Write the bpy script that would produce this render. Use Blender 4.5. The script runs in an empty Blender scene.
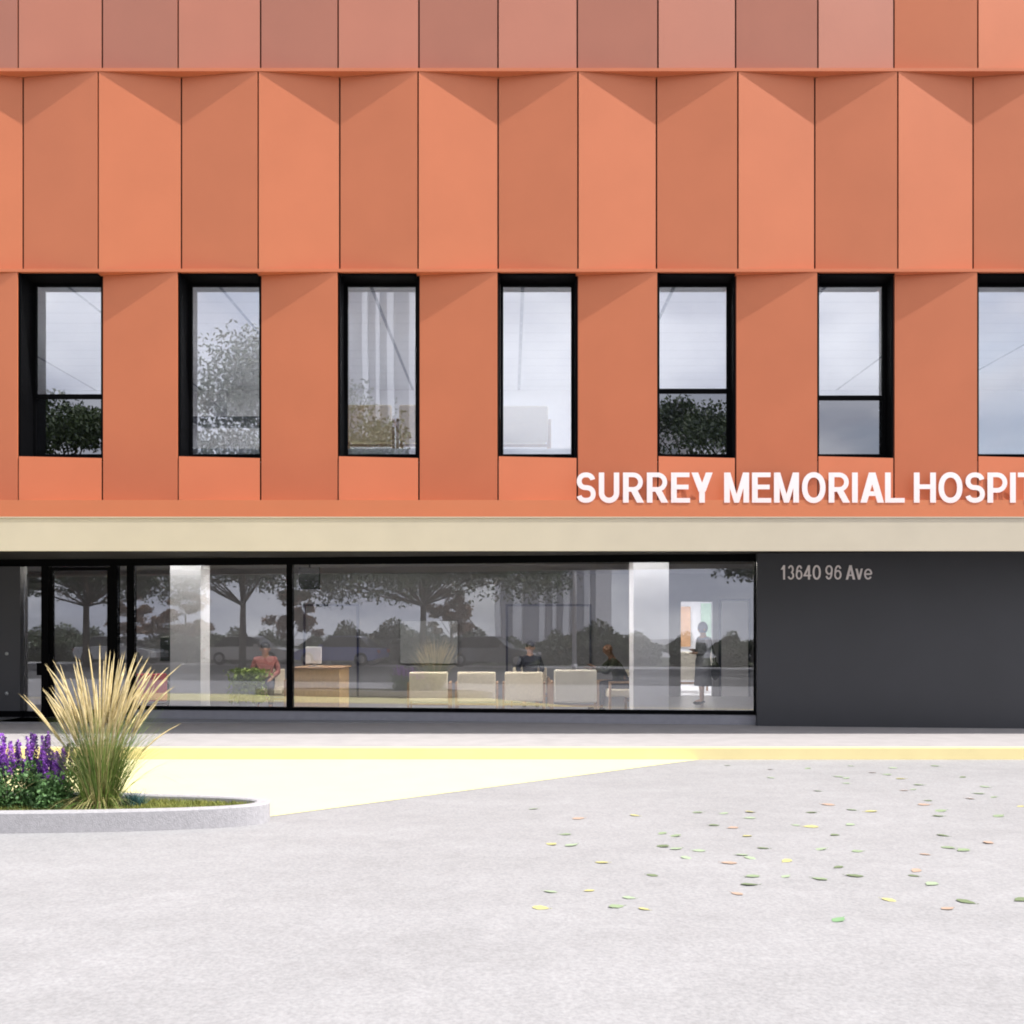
import bpy, bmesh, math, random
from mathutils import Vector, Matrix, Euler
R = math.radians
random.seed(11)
S = bpy.context.scene
COL = S.collection

# ------------------------------------------------------------------ camera
cam_d = bpy.data.cameras.new('camera')
cam = bpy.data.objects.new('camera', cam_d); COL.objects.link(cam)
cam.location = (0, 0, 1.6)
cam.rotation_euler = (R(90), 0, 0)
cam_d.sensor_width = 36; cam_d.lens = 36 * 1000 / 1024
cam_d.shift_x = 2 / 1024; cam_d.shift_y = 118 / 1024
cam_d.clip_start = 0.1; cam_d.clip_end = 1000
S.camera = cam

# ------------------------------------------------------------------ light
SUN = Vector((.534, -.184, .825)).normalized()
w = bpy.data.worlds.new('World'); S.world = w; w.use_nodes = True
nt = w.node_tree; nt.nodes.clear()
out = nt.nodes.new('ShaderNodeOutputWorld'); bg = nt.nodes.new('ShaderNodeBackground')
sky = nt.nodes.new('ShaderNodeTexSky'); sky.sky_type = 'NISHITA'; sky.sun_disc = False
sky.sun_elevation = math.asin(SUN.z); sky.sun_rotation = math.atan2(SUN.x, SUN.y)
sky.air_density = 1.0; sky.dust_density = 2.2; sky.ozone_density = 1.0
tc = nt.nodes.new('ShaderNodeTexCoord'); mp = nt.nodes.new('ShaderNodeMapping')
mp.inputs['Scale'].default_value = (1, 1, 2.6)
nz = nt.nodes.new('ShaderNodeTexNoise'); nz.inputs['Scale'].default_value = 3.2; nz.inputs['Detail'].default_value = 8
rp = nt.nodes.new('ShaderNodeValToRGB'); rp.color_ramp.elements[0].position = .26; rp.color_ramp.elements[1].position = .46
mx = nt.nodes.new('ShaderNodeMixRGB')
nz2 = nt.nodes.new('ShaderNodeTexNoise'); nz2.inputs['Scale'].default_value = 5.5; nz2.inputs['Detail'].default_value = 5
rp2 = nt.nodes.new('ShaderNodeValToRGB'); rp2.color_ramp.elements[0].position = .38; rp2.color_ramp.elements[1].position = .64
mx2 = nt.nodes.new('ShaderNodeMixRGB'); mx2.inputs[1].default_value = (5.2, 5.35, 6.1, 1); mx2.inputs[2].default_value = (8.8, 8.8, 9.1, 1)
nt.links.new(tc.outputs['Generated'], mp.inputs[0]); nt.links.new(mp.outputs[0], nz2.inputs['Vector']); nt.links.new(nz2.outputs[0], rp2.inputs[0]); nt.links.new(rp2.outputs[0], mx2.inputs[0]); nt.links.new(mx2.outputs[0], mx.inputs[2]); nt.links.new(mp.outputs[0], nz.inputs['Vector'])
nt.links.new(nz.outputs[0], rp.inputs[0]); nt.links.new(rp.outputs[0], mx.inputs[0])
nt.links.new(sky.outputs[0], mx.inputs[1]); nt.links.new(mx.outputs[0], bg.inputs[0])
bg.inputs[1].default_value = .1
nt.links.new(bg.outputs[0], out.inputs[0])
sd = bpy.data.lights.new('sun', 'SUN'); sd.energy = 3.0; sd.angle = R(.5); sd.color = (1, .965, .92)
so = bpy.data.objects.new('sun', sd); COL.objects.link(so)
so.rotation_euler = SUN.to_track_quat('Z', 'Y').to_euler(); so.location = (10, -5, 20)
S.view_settings.view_transform = 'Standard'; S.view_settings.look = 'None'
S.cycles.filter_width = 1.9
S.view_settings.exposure = 0.92; S.view_settings.gamma = 1

# ------------------------------------------------------------------ materials
MATS = {}
def mat(name, col, rough=.6, var=.06, scale=6, bump=0, bscale=40, metal=0, spec=.5, coat=0, emit=None, col2=None, stretch=(1,1,1)):
    m = bpy.data.materials.new(name); m.use_nodes = True; MATS[name] = m
    n = m.node_tree; b = n.nodes['Principled BSDF']
    tx = n.nodes.new('ShaderNodeTexCoord'); mpp = n.nodes.new('ShaderNodeMapping'); mpp.inputs['Scale'].default_value = stretch
    n.links.new(tx.outputs['Object'], mpp.inputs[0])
    nn = n.nodes.new('ShaderNodeTexNoise'); nn.inputs['Scale'].default_value = scale; nn.inputs['Detail'].default_value = 6
    n.links.new(mpp.outputs[0], nn.inputs['Vector'])
    cr = n.nodes.new('ShaderNodeValToRGB')
    cr.color_ramp.elements[0].position = .3; cr.color_ramp.elements[1].position = .7
    c2 = col2 or tuple(min(1, c * (1 + var)) for c in col); c1 = tuple(c * (1 - var) for c in col) if not col2 else col
    cr.color_ramp.elements[0].color = (*c1, 1); cr.color_ramp.elements[1].color = (*c2, 1)
    n.links.new(nn.outputs[0], cr.inputs[0]); n.links.new(cr.outputs[0], b.inputs['Base Color'])
    b.inputs['Roughness'].default_value = rough; b.inputs['Metallic'].default_value = metal
    b.inputs['Specular IOR Level'].default_value = spec; b.inputs['Coat Weight'].default_value = coat
    if bump:
        n2 = n.nodes.new('ShaderNodeTexNoise'); n2.inputs['Scale'].default_value = bscale; n2.inputs['Detail'].default_value = 5
        n.links.new(tx.outputs['Object'], n2.inputs['Vector'])
        bp = n.nodes.new('ShaderNodeBump'); bp.inputs['Strength'].default_value = bump; bp.inputs['Distance'].default_value = .01
        n.links.new(n2.outputs[0], bp.inputs['Height']); n.links.new(bp.outputs[0], b.inputs['Normal'])
    if emit:
        b.inputs['Emission Color'].default_value = (*emit[0], 1); b.inputs['Emission Strength'].default_value = emit[1]
    return m

ORANGE = (.54, .175, .088)
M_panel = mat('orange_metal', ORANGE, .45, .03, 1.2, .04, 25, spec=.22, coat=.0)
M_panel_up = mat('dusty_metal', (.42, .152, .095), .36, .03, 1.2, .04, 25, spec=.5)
M_strip = mat('orange_trim', (.55, .205, .09), .45, .02, 1)
M_joint = mat('joint_brown', (.16, .055, .035), .8)
M_black = mat('black_metal', (.003, .0032, .004), .7, .1, spec=.04)
M_soffit = mat('black_soffit', (.02, .017, .014), .7, .1)
M_fascia = mat('cream_fascia', (.535, .475, .37), .6, .03, 2)
M_dark = mat('charcoal_cladding', (.034, .035, .042), .5, .1, .8, .05, 60)
M_white = mat('white_paint', (.78, .78, .80), .5, .02)
M_letter = mat('white_letter', (.85, .85, .86), .4, .01)
M_addr = mat('silver_letter', (.72, .66, .66), .4, .03)
M_wall_in = mat('interior_wall', (.29, .29, .31), .7, .03)
M_wall_w = mat('interior_white', (.75, .75, .78), .7, .02)
M_floor_in = mat('interior_floor', (.28, .28, .30), .3, .06, 2)
M_stone = mat('kerb_concrete', (.42, .41, .43), .85, .10, 30, .5, 90)
M_sill = mat('sill_concrete', (.30, .30, .34), .8, .06, 8, .2, 60)
M_walk = mat('pavement_concrete', (.40, .375, .375), .85, .07, 3, .3, 120)
M_yel = mat('yellow_paint', (.80, .68, .35), .7, .03, 3, .2, 120)
M_wood = mat('light_oak', (.62, .40, .18), .5, .18, 14, stretch=(6, 6, .6))
M_wood_p = mat('pale_wood', (.42, .27, .17), .5, .1, 10)
M_beige = mat('beige_fabric', (.80, .71, .55), .9, .08, 30, .2, 200)
M_tan = mat('tan_fabric', (.80, .66, .42), .9, .10, 22, .2, 200)
M_cream = mat('cream_fabric', (.80, .74, .62), .9, .04, 30)
M_trunk = mat('bark', (.10, .075, .055), .9, .3, 12, .6, 30)
M_leaf = mat('tree_foliage', (.025, .045, .012), .6, col2=(.07, .11, .03), scale=1.2)
M_leaf_r = mat('copper_foliage', (.16, .08, .045), .6, col2=(.30, .17, .10), scale=2)
M_shrub = mat('shrub_foliage', (.045, .065, .03), .6, col2=(.11, .14, .07), scale=2.5)
M_skin = mat('skin', (.42, .25, .18), .5, .05)
M_skin_d = mat('dark_skin', (.13, .06, .035), .5, .05)
M_hair = mat('dark_hair', (.015, .012, .01), .5)
M_navy = mat('navy_cloth', (.015, .018, .03), .85, .1, 20)
M_olive = mat('olive_cloth', (.012, .015, .006), .85, .15, 20)
M_greyd = mat('grey_cloth', (.22, .23, .27), .85, .1, 20)
M_greyh = mat('headscarf_cloth', (.20, .21, .30), .85, .1, 20)
M_pink = mat('pink_cloth', (.32, .13, .12), .85, .1, 20)
M_jean = mat('dark_trousers', (.03, .03, .04), .85, .1, 20)
M_red = mat('red_fabric', (.55, .03, .04), .7, .1, 10)
M_screen = mat('black_screen', (.01, .012, .013), .15, .1)
M_board = mat('grey_board', (.42, .44, .46), .3, .02)
M_mark = mat('door_frame_blue', (.035, .04, .08), .5)
M_ceil_lamp = mat('lamp_diffuser', (.8, .8, .8), .5, 0, emit=((1, .98, .95), 20))
M_lamp2 = mat('linear_lamp_diffuser', (.8, .8, .8), .5, 0, emit=((1, .94, .86), 40))
M_fill_up = mat('upper_fill_glow', (.8, .8, .8), .5, 0, emit=((1, .97, .93), 14))
M_artwork = mat('ochre_panel', (.62, .36, .20), .6, .15, 4)

def ground_mat():
    m = bpy.data.materials.new('pale_asphalt'); m.use_nodes = True; n = m.node_tree; b = n.nodes['Principled BSDF']
    tx = n.nodes.new('ShaderNodeTexCoord')
    def noise(s, d, st=(1, 1, 1)):
        mm = n.nodes.new('ShaderNodeMapping'); mm.inputs['Scale'].default_value = st
        n.links.new(tx.outputs['Object'], mm.inputs[0])
        q = n.nodes.new('ShaderNodeTexNoise'); q.inputs['Scale'].default_value = s; q.inputs['Detail'].default_value = d; q.inputs['Roughness'].default_value = .65
        n.links.new(mm.outputs[0], q.inputs['Vector']); return q
    a = noise(.7, 6, (1, 2.2, 1)); c = noise(38, 6); e = noise(6, 5)
    r1 = n.nodes.new('ShaderNodeValToRGB'); r1.color_ramp.elements[0].position = .3; r1.color_ramp.elements[1].position = .7
    r1.color_ramp.elements[0].color = (.348, .344, .350, 1); r1.color_ramp.elements[1].color = (.403, .399, .408, 1)
    r2 = n.nodes.new('ShaderNodeValToRGB'); r2.color_ramp.elements[0].position = .3; r2.color_ramp.elements[1].position = .68
    r2.color_ramp.elements[0].color = (.74, .74, .74, 1); r2.color_ramp.elements[1].color = (1.0, 1.0, 1.0, 1)
    r3 = n.nodes.new('ShaderNodeValToRGB'); r3.color_ramp.elements[0].position = .3; r3.color_ramp.elements[1].position = .7
    r3.color_ramp.elements[0].color = (.90, .90, .90, 1); r3.color_ramp.elements[1].color = (1.0, 1.0, 1.0, 1)
    m1 = n.nodes.new('ShaderNodeMixRGB'); m1.blend_type = 'MULTIPLY'; m1.inputs[0].default_value = 1
    m2 = n.nodes.new('ShaderNodeMixRGB'); m2.blend_type = 'MULTIPLY'; m2.inputs[0].default_value = 1
    n.links.new(a.outputs[0], r1.inputs[0]); n.links.new(c.outputs[0], r2.inputs[0]); n.links.new(e.outputs[0], r3.inputs[0])
    n.links.new(r1.outputs[0], m1.inputs[1]); n.links.new(r2.outputs[0], m1.inputs[2])
    n.links.new(m1.outputs[0], m2.inputs[1]); n.links.new(r3.outputs[0], m2.inputs[2]); n.links.new(m2.outputs[0], b.inputs['Base Color'])
    b.inputs['Roughness'].default_value = .9
    bp = n.nodes.new('ShaderNodeBump'); bp.inputs['Strength'].default_value = .35; bp.inputs['Distance'].default_value = .01
    n.links.new(c.outputs[0], bp.inputs['Height']); n.links.new(bp.outputs[0], b.inputs['Normal'])
    return m
M_road = ground_mat()

def glass_mat(name, refl, tint):
    m = bpy.data.materials.new(name); m.use_nodes = True; n = m.node_tree; n.nodes.clear()
    o = n.nodes.new('ShaderNodeOutputMaterial'); t = n.nodes.new('ShaderNodeBsdfTransparent'); g = n.nodes.new('ShaderNodeBsdfGlossy')
    t.inputs[0].default_value = (*tint, 1); g.inputs['Roughness'].default_value = .0; g.inputs[0].default_value = (.92, .94, 1, 1)
    f = n.nodes.new('ShaderNodeFresnel'); f.inputs[0].default_value = 1.5
    # very slight waviness of real panes
    tx = n.nodes.new('ShaderNodeTexCoord'); nn = n.nodes.new('ShaderNodeTexNoise'); nn.inputs['Scale'].default_value = .9
    n.links.new(tx.outputs['Object'], nn.inputs['Vector'])
    bp = n.nodes.new('ShaderNodeBump'); bp.inputs['Strength'].default_value = .05; bp.inputs['Distance'].default_value = .01
    n.links.new(nn.outputs[0], bp.inputs['Height']); n.links.new(bp.outputs[0], g.inputs['Normal'])
    mt = n.nodes.new('ShaderNodeMath'); mt.operation = 'ADD'; mt.inputs[1].default_value = refl; mt.use_clamp = True
    mix = n.nodes.new('ShaderNodeMixShader')
    n.links.new(f.outputs[0], mt.inputs[0]); n.links.new(mt.outputs[0], mix.inputs[0])
    n.links.new(t.outputs[0], mix.inputs[1]); n.links.new(g.outputs[0], mix.inputs[2]); n.links.new(mix.outputs[0], o.inputs[0])
    return m
M_glass = glass_mat('window_glass', .095, (.95, .95, .95))
M_glass_up = glass_mat('upper_glass', .20, (.93, .95, .97))
M_glass_dark = glass_mat('tinted_glass', .22, (.12, .13, .15))

def ceil_mat():   # suspended ceiling: long joints 2.52 m apart, fine cross slats
    m = bpy.data.materials.new('slatted_ceiling'); m.use_nodes = True; n = m.node_tree; b = n.nodes['Principled BSDF']
    tx = n.nodes.new('ShaderNodeTexCoord'); sp = n.nodes.new('ShaderNodeSeparateXYZ'); n.links.new(tx.outputs['Object'], sp.inputs[0])
    def line(sock, off, per, wd):
        a = n.nodes.new('ShaderNodeMath'); a.operation = 'ADD'; a.inputs[1].default_value = off + 1000 * per; n.links.new(sock, a.inputs[0])
        mo = n.nodes.new('ShaderNodeMath'); mo.operation = 'MODULO'; mo.inputs[1].default_value = per; n.links.new(a.outputs[0], mo.inputs[0])
        l = n.nodes.new('ShaderNodeMath'); l.operation = 'LESS_THAN'; l.inputs[1].default_value = wd; n.links.new(mo.outputs[0], l.inputs[0]); return l
    l1 = line(sp.outputs[0], -.21 + .03, 2.52, .06); l2 = line(sp.outputs[1], 0, .6, .03)
    m1 = n.nodes.new('ShaderNodeMixRGB'); m1.inputs[1].default_value = (.72, .72, .74, 1); m1.inputs[2].default_value = (.25, .26, .3, 1); n.links.new(l1.outputs[0], m1.inputs[0])
    m2 = n.nodes.new('ShaderNodeMixRGB'); m2.inputs[2].default_value = (.56, .57, .6, 1); n.links.new(l2.outputs[0], m2.inputs[0]); n.links.new(m1.outputs[0], m2.inputs[1])
    n.links.new(m2.outputs[0], b.inputs['Base Color']); b.inputs['Roughness'].default_value = .8
    return m
M_ceil = ceil_mat()

# ------------------------------------------------------------------ mesh helpers
class MB:
    def __init__(s): s.v = []; s.f = []; s.smooth = []
    def add(s, vs, fs, sm=False):
        o = len(s.v); s.v += [tuple(v) for v in vs]; s.f += [tuple(i + o for i in f) for f in fs]; s.smooth += [sm] * len(fs); return s
    def box(s, x0, x1, y0, y1, z0, z1, M=None):
        vs = [Vector((x, y, z)) for z in (z0, z1) for (x, y) in ((x0, y0), (x1, y0), (x1, y1), (x0, y1))]
        if M: vs = [M @ v for v in vs]
        return s.add(vs, [(3, 2, 1, 0), (4, 5, 6, 7), (0, 1, 5, 4), (1, 2, 6, 5), (2, 3, 7, 6), (3, 0, 4, 7)])
    def prism(s, poly, z0, z1, M=None):      # poly CCW in xy
        n = len(poly); vs = [Vector((x, y, z0)) for x, y in poly] + [Vector((x, y, z1)) for x, y in poly]
        if M: vs = [M @ v for v in vs]
        return s.add(vs, [tuple(range(n))[::-1], tuple(range(n, 2 * n))] + [(i, (i + 1) % n, n + (i + 1) % n, n + i) for i in range(n)])
    def tube(s, pts, rad, seg=8, cap=True):
        pts = [Vector(p) for p in pts]; rings = []; vs = []; fs = []
        for i, p in enumerate(pts):
            d = (pts[min(i + 1, len(pts) - 1)] - pts[max(i - 1, 0)]).normalized()
            a = d.orthogonal().normalized() if i == 0 else (a - d * a.dot(d)).normalized()
            b = d.cross(a); r = rad[i] if hasattr(rad, '__len__') else rad
            for k in range(seg):
                t = 2 * math.pi * k / seg; vs.append(p + (a * math.cos(t) + b * math.sin(t)) * r)
        for i in range(len(pts) - 1):
            for k in range(seg): fs.append((i * seg + k, i * seg + (k + 1) % seg, (i + 1) * seg + (k + 1) % seg, (i + 1) * seg + k))
        if cap: fs += [tuple(range(seg))[::-1], tuple(range((len(pts) - 1) * seg, len(pts) * seg))]
        return s.add(vs, fs, True)
    def ell(s, c, r, seg=16, rings=10, M=None):
        vs = [Vector((0, 0, -1))]
        for i in range(1, rings):
            t = math.pi * i / rings - math.pi / 2
            for k in range(seg):
                p = 2 * math.pi * k / seg; vs.append(Vector((math.cos(t) * math.cos(p), math.cos(t) * math.sin(p), math.sin(t))))
        vs.append(Vector((0, 0, 1)))
        fs = [(0, 1 + (k + 1) % seg, 1 + k) for k in range(seg)]
        for i in range(rings - 2):
            for k in range(seg): fs.append((1 + i * seg + k, 1 + i * seg + (k + 1) % seg, 1 + (i + 1) * seg + (k + 1) % seg, 1 + (i + 1) * seg + k))
        L = len(vs) - 1; fs += [(L, 1 + (rings - 2) * seg + k, 1 + (rings - 2) * seg + (k + 1) % seg) for k in range(seg)]
        vs = [Vector((v.x * r[0] + c[0], v.y * r[1] + c[1], v.z * r[2] + c[2])) for v in vs]
        if M: vs = [M @ v for v in vs]
        return s.add(vs, fs, True)
    def mesh(s, name, m):
        me = bpy.data.meshes.new(name); me.from_pydata(s.v, [], s.f)
        for p, q in zip(me.polygons, s.smooth): p.use_smooth = q
        me.materials.append(m); me.update(); return me
    def build(s, name, m, parent=None, bevel=0):
        o = bpy.data.objects.new(name, s.mesh(name, m)); COL.objects.link(o)
        if parent: o.parent = parent
        if bevel:
            b = o.modifiers.new('bevel', 'BEVEL'); b.width = bevel; b.segments = 2; b.limit_method = 'ANGLE'
        return o
def tag(o, label=None, cat=None, group=None, kind=None):
    if label: o['label'] = label
    if cat: o['category'] = cat
    if group: o['group'] = group
    if kind: o['kind'] = kind
    return o
def thing(name, label, cat, loc=(0, 0, 0), rz=0, group=None, sc=1):
    o = bpy.data.objects.new(name, None); COL.objects.link(o); o.location = loc; o.rotation_euler = (0, 0, rz)
    o.scale = (sc,) * 3; o.empty_display_size = .2
    return tag(o, label, cat, group)
def copy_tree(o, parent=None):
    c = o.copy(); COL.objects.link(c); c.parent = parent
    for ch in [x for x in COL.objects if x.parent == o]: copy_tree(ch, c)
    return c

# ------------------------------------------------------------------ ground
MB().add([(-150, -150, -.15), (150, -150, -.15), (150, 150, -.15), (-150, 150, -.15)], [(0, 1, 2, 3)]).build('road', M_road)['kind'] = 'structure'
m = MB().box(-30, 30, 13.67, 24.6, -.14, 0); p = m.build('pavement', M_walk); p['kind'] = 'structure'
M_asph = mat('dark_asphalt', (.085, .085, .087), .9, .12, 3, .4, 80)
p = MB().add([(-60, -11.0, -.146), (60, -11.0, -.146), (60, 2.6, -.146), (-60, 2.6, -.146)], [(0, 1, 2, 3)]).build('carriageway', M_asph); p['kind'] = 'structure'
p = MB().add([(-60, -30, -.146), (60, -30, -.146), (60, -13.6, -.146), (-60, -13.6, -.146)], [(0, 1, 2, 3)]).build('verge', mat('verge_soil', (.06, .065, .03), .95, .3, 4)); p['kind'] = 'structure'
m = MB().box(-30, 30, 13.50, 13.666, -.15, .004); p = m.build('yellow_kerb', M_yel); tag(p, 'long straight yellow painted kerb along the pavement edge', 'kerb')
wedge = [(2.55, 13.49), (-12, 13.49), (-12, 9.2), (-2.5, 9.2), (-2.26, 9.36)]
p = MB().add([(x, y, -.146) for x, y in wedge], [tuple(range(5))]).build('painted_driveway', mat('pale_yellow_paint', (.82, .76, .40), .7, .03, 3, .2, 120)); p['kind'] = 'structure'

# ------------------------------------------------------------------ building
B = thing('hospital_building', 'orange pleated metal hospital facade above a dark glazed ground floor', 'building', (0, 16.5, 0))
def part(mb, name, m, parent=None, bevel=0):
    o = mb.build(name, m, parent or B, bevel)
    if (parent or B) is B: o.matrix_parent_inverse = Matrix.Translation((0, -16.5, 0))
    return o
Y0, DV = 16.0, .17
def node(n): return -6.592 + 1.28 * n
N0, N1 = -6, 16
XL, XR = node(N0), node(N1)
def slab(X0, Ya, X1, Yb, z0, z1, t=.025, gap=.013):
    a = Vector((X0, Ya)); b = Vector((X1, Yb)); d = (b - a).normalized(); nn = Vector((-d.y, d.x))
    a2 = a + d * gap; b2 = b - d * gap
    poly = [a2, b2, b2 + nn * t, a2 + nn * t]
    return MB().prism([(q.x, q.y) for q in poly], z0, z1)
def dep(n, ridge_even): return Y0 if ((n % 2 == 0) == ridge_even) else Y0 + DV
for n in range(N0, N1):
    part(slab(node(n), dep(n, True), node(n + 1), dep(n + 1, True), 7.382, 10.537), 'facade_panel', M_panel)
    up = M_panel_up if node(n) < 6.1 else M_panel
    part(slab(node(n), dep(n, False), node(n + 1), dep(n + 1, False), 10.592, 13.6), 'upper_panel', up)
    if n % 2 == 0:
        part(slab(node(n), dep(n, False), node(n + 1), dep(n + 1, False), 3.683, 7.326), 'pier_panel', M_panel)
    else:
        part(slab(node(n), dep(n, False), node(n + 1), dep(n + 1, False), 3.683, 4.38), 'spandrel_panel', M_panel)
for (a, b) in ((10.54, 10.59), (7.33, 7.38)):
    part(MB().box(XL, XR, Y0 - .004, 16.24, a, b), 'ledge', M_panel)
part(MB().box(XL, XR, Y0 - .004, 16.24, 13.603, 13.75), 'parapet_cap', M_strip)
part(MB().box(XL, XR, Y0 - .003, 16.24, 3.21, 3.68), 'base_strip', M_strip)
part(MB().box(XL, XR, 16.243, 16.5, 7.55, 13.7), 'backing_wall', M_joint)
# backing behind row one, stopping at the windows
m = MB()
for n in range(N0, N1):
    if n % 2 == 0: m.box(node(n) + .004, node(n + 1) - .004, 16.205, 16.52, 3.72, 7.54)
    else: m.box(node(n) + .03, node(n + 1) - .03, 16.205, 16.52, 3.72, 4.33)
part(m, 'backing_wall', M_joint)
# canopy with a cream fascia over the pavement
part(MB().box(XL, XR, 14.80, 14.86, 2.77, 3.255), 'fascia', M_fascia)
part(MB().box(XL, XR, 14.785, 15.05, 3.258, 3.275), 'drip_edge', M_fascia)
part(MB().box(XL, XR, 14.863, 15.99, 3.0, 3.20), 'canopy_roof', mat('red_bounce_sheet', (.42, .12, .07), .6))  # unseen top, coloured red so its bounce light warms the lower panels
part(MB().box(XL, XR, 14.863, 19.5, 2.885, 2.997), 'soffit', M_soffit)
# floors, roof, side walls
part(MB().box(XL + .05, XR - .05, 16.53, 24.6, 3.7, 4.6), 'floor_slab', M_white)
part(MB().box(XL + .05, XR - .05, 16.53, 23.8, 7.31, 7.5), 'ceiling', M_ceil)
part(MB().box(XL, XR, 16.55, 28, 13.5, 13.6), 'roof', M_joint)
part(MB().box(XL + .05, XR - .05, 23.8, 24.0, 4.6, 7.5), 'inner_wall', M_wall_w)
part(MB().box(XL - .15, XL - .002, 16.0, 28, 0, 13.75), 'side_wall', M_panel)
part(MB().box(XR + .002, XR + .15, 16.0, 28, 0, 13.75), 'side_wall', M_panel)
for xx in (XL + .06, XR - .11): part(MB().box(xx, xx + .05, 16.6, 23.79, 4.602, 7.308), 'inner_wall', M_wall_w); part(MB().box(xx, xx + .05, 17.6, 31.3, .013, 2.88), 'inner_wall', M_wall_in)
part(MB().box(XL, XR, 31.5, 31.7, 0, 13.6), 'rear_wall', M_panel)

# windows
transoms = {-1: .07, 7: .0, 9: -.03}
wk = 0
for n in range(N0 + 1, N1, 2):
    a, b = node(n), node(n + 1)
    fr = MB()                                   # black reveal boards
    fr.box(a + .002, a + .03, 16.035, 16.52, 4.384, 7.325); fr.box(b - .03, b - .002, 16.19, 16.52, 4.384, 7.325)
    fr.box(a + .032, b - .032, 16.06, 16.52, 7.30, 7.325); fr.box(a + .032, b - .032, 16.2, 16.52, 4.384, 4.40)
    win = part(fr, 'window', M_black)
    if n == -1: tag(win, 'window with a high transom and dark tree reflected in its lower pane')
    f = MB(); x0, x1 = a + .032, b - .032; z0, z1 = 4.402, 7.298
    f.box(x0, x0 + .05, 16.44, 16.50, z0, z1); f.box(x1 - .05, x1, 16.44, 16.50, z0, z1)
    f.box(x0 + .05, x1 - .05, 16.44, 16.50, z1 - .045, z1); f.box(x0 + .05, x1 - .05, 16.44, 16.50, z0, z0 + .09)
    part(f, 'frame', M_black, win)
    zt = {-1: 5.44, 7: 5.53, 9: 5.42}.get(n)
    if zt:
        part(MB().box(x0 + .052, x1 - .052, 16.43, 16.50, zt - .035, zt + .035), 'transom', M_black, win)
        part(MB().box(x0 + .05, x1 - .05, 16.465, 16.473, zt + .035, z1 - .045), 'pane', M_glass_up, win)
        part(MB().box(x0 + .05, x1 - .05, 16.465, 16.473, z0 + .09, zt - .035), 'pane', M_glass_dark, win)
    else:
        part(MB().box(x0 + .05, x1 - .05, 16.465, 16.473, z0 + .09, z1 - .045), 'pane', M_glass_up, win)

# ground floor: storefront plane, turned six degrees off the facade
O = Vector((4.02, 16.9, 0)); U = Vector((.9944, -.1051, 0)); NB = Vector((.1051, .9944, 0))
MS = Matrix(((U.x, NB.x, 0, O.x), (U.y, NB.y, 0, O.y), (0, 0, 1, 0), (0, 0, 0, 1)))
def so_(px):
    a = (px - 510) / 1000; Y = (18 - .6752) / (1 + .10567 * a); return (a * Y - 4.02) / .9944
def sbox(mb, s0, s1, n0, n1, z0, z1): return mb.box(s0, s1, n0, n1, z0, z1, MS)
sL, sR = so_(0), so_(757)
s24, s43, s50, s110, s118, s128, s135, s287, s293 = [so_(v) for v in (24, 43, 50, 110, 118, 128, 135, 287.3, 293)]
part(sbox(MB(), s135, sR + .05, -.03, .12, 0, .168), 'sill', M_sill)
part(sbox(MB(), sL - 6, sR + .3, -.04, .10, 2.76, 2.883), 'header', M_black)
part(sbox(MB(), s135, sR, -.05, .06, .17, .235), 'sill_frame', M_black)
for a, b in ((s287, s293), (sR - .05, sR + .04), (s128, s135)):
    part(sbox(MB(), a, b, -.05, .06, .237 if a != s128 else 0, 2.758), 'mullion', M_black)
part(sbox(MB(), s43, s50, -.06, .08, 0, 2.758), 'mullion', M_black)
part(sbox(MB(), s110 + .03, s118, -.06, .08, 0, 2.758), 'mullion', M_black)
part(sbox(MB(), s135, s287, 0, .008, .236, 2.758), 'pane', M_glass)
part(sbox(MB(), s293, sR - .05, 0, .008, .236, 2.758), 'pane', M_glass)
part(sbox(MB(), s118, s128, 0, .008, .02, 2.758), 'pane', M_glass)
part(sbox(MB(), s24, s43, 0, .008, .12, 2.758), 'pane', M_glass)
part(sbox(MB(), s24 - .001, s43 - .002, -.03, .06, 0, .118), 'plinth', M_black)
door = part(sbox(sbox(sbox(sbox(MB(), s50 + .01, s50 + .07, -.03, .03, .02, 2.74), s110 - .04, s110 + .02, -.03, .03, .02, 2.74), s50 + .07, s110 - .04, -.03, .03, .02, .16), s50 + .07, s110 - .04, -.03, .03, 2.68, 2.74), 'door', M_black)
part(sbox(MB(), s50 + .07, s110 - .04, 0, .008, .16, 2.68), 'pane', M_glass, door)
hb = MB(); h0 = MS @ Vector((s50 + .04, -.1, .75)); h1 = MS @ Vector((s50 + .04, -.1, 1.25)); hb.tube([h0, h1], .018)
for zz in (.8, 1.2): hb.tube([MS @ Vector((s50 + .04, -.1, zz)), MS @ Vector((s50 + .04, -.03, zz))], .012)
part(hb, 'handle', M_black, door)
lk = part(sbox(MB(), s43 - .05, s50 + .05, -.12, -.062, .78, 1.0), 'lock_box', M_black)
# charcoal return left of the sidelight, proud of the glass; black recessed plinth below
m = sbox(MB(), sL - 6, s24, -.12, .1, .13, 2.755); part(m, 'wall_cladding', M_dark)
m = sbox(MB(), sL - 6, s24, -.06, .1, 0, .127); part(m, 'plinth', M_black)
for (sx, zz) in ((so_(11), 1.17), (so_(11), .45)): part(MB().tube([MS @ Vector((sx, -.135, zz)), MS @ Vector((sx, -.12, zz))], .03, 12), 'bolt_cover', M_board)
part(sbox(MB(), s24, s135, -.9, -.1, .002, .012), 'door_mat', M_black)
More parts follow.
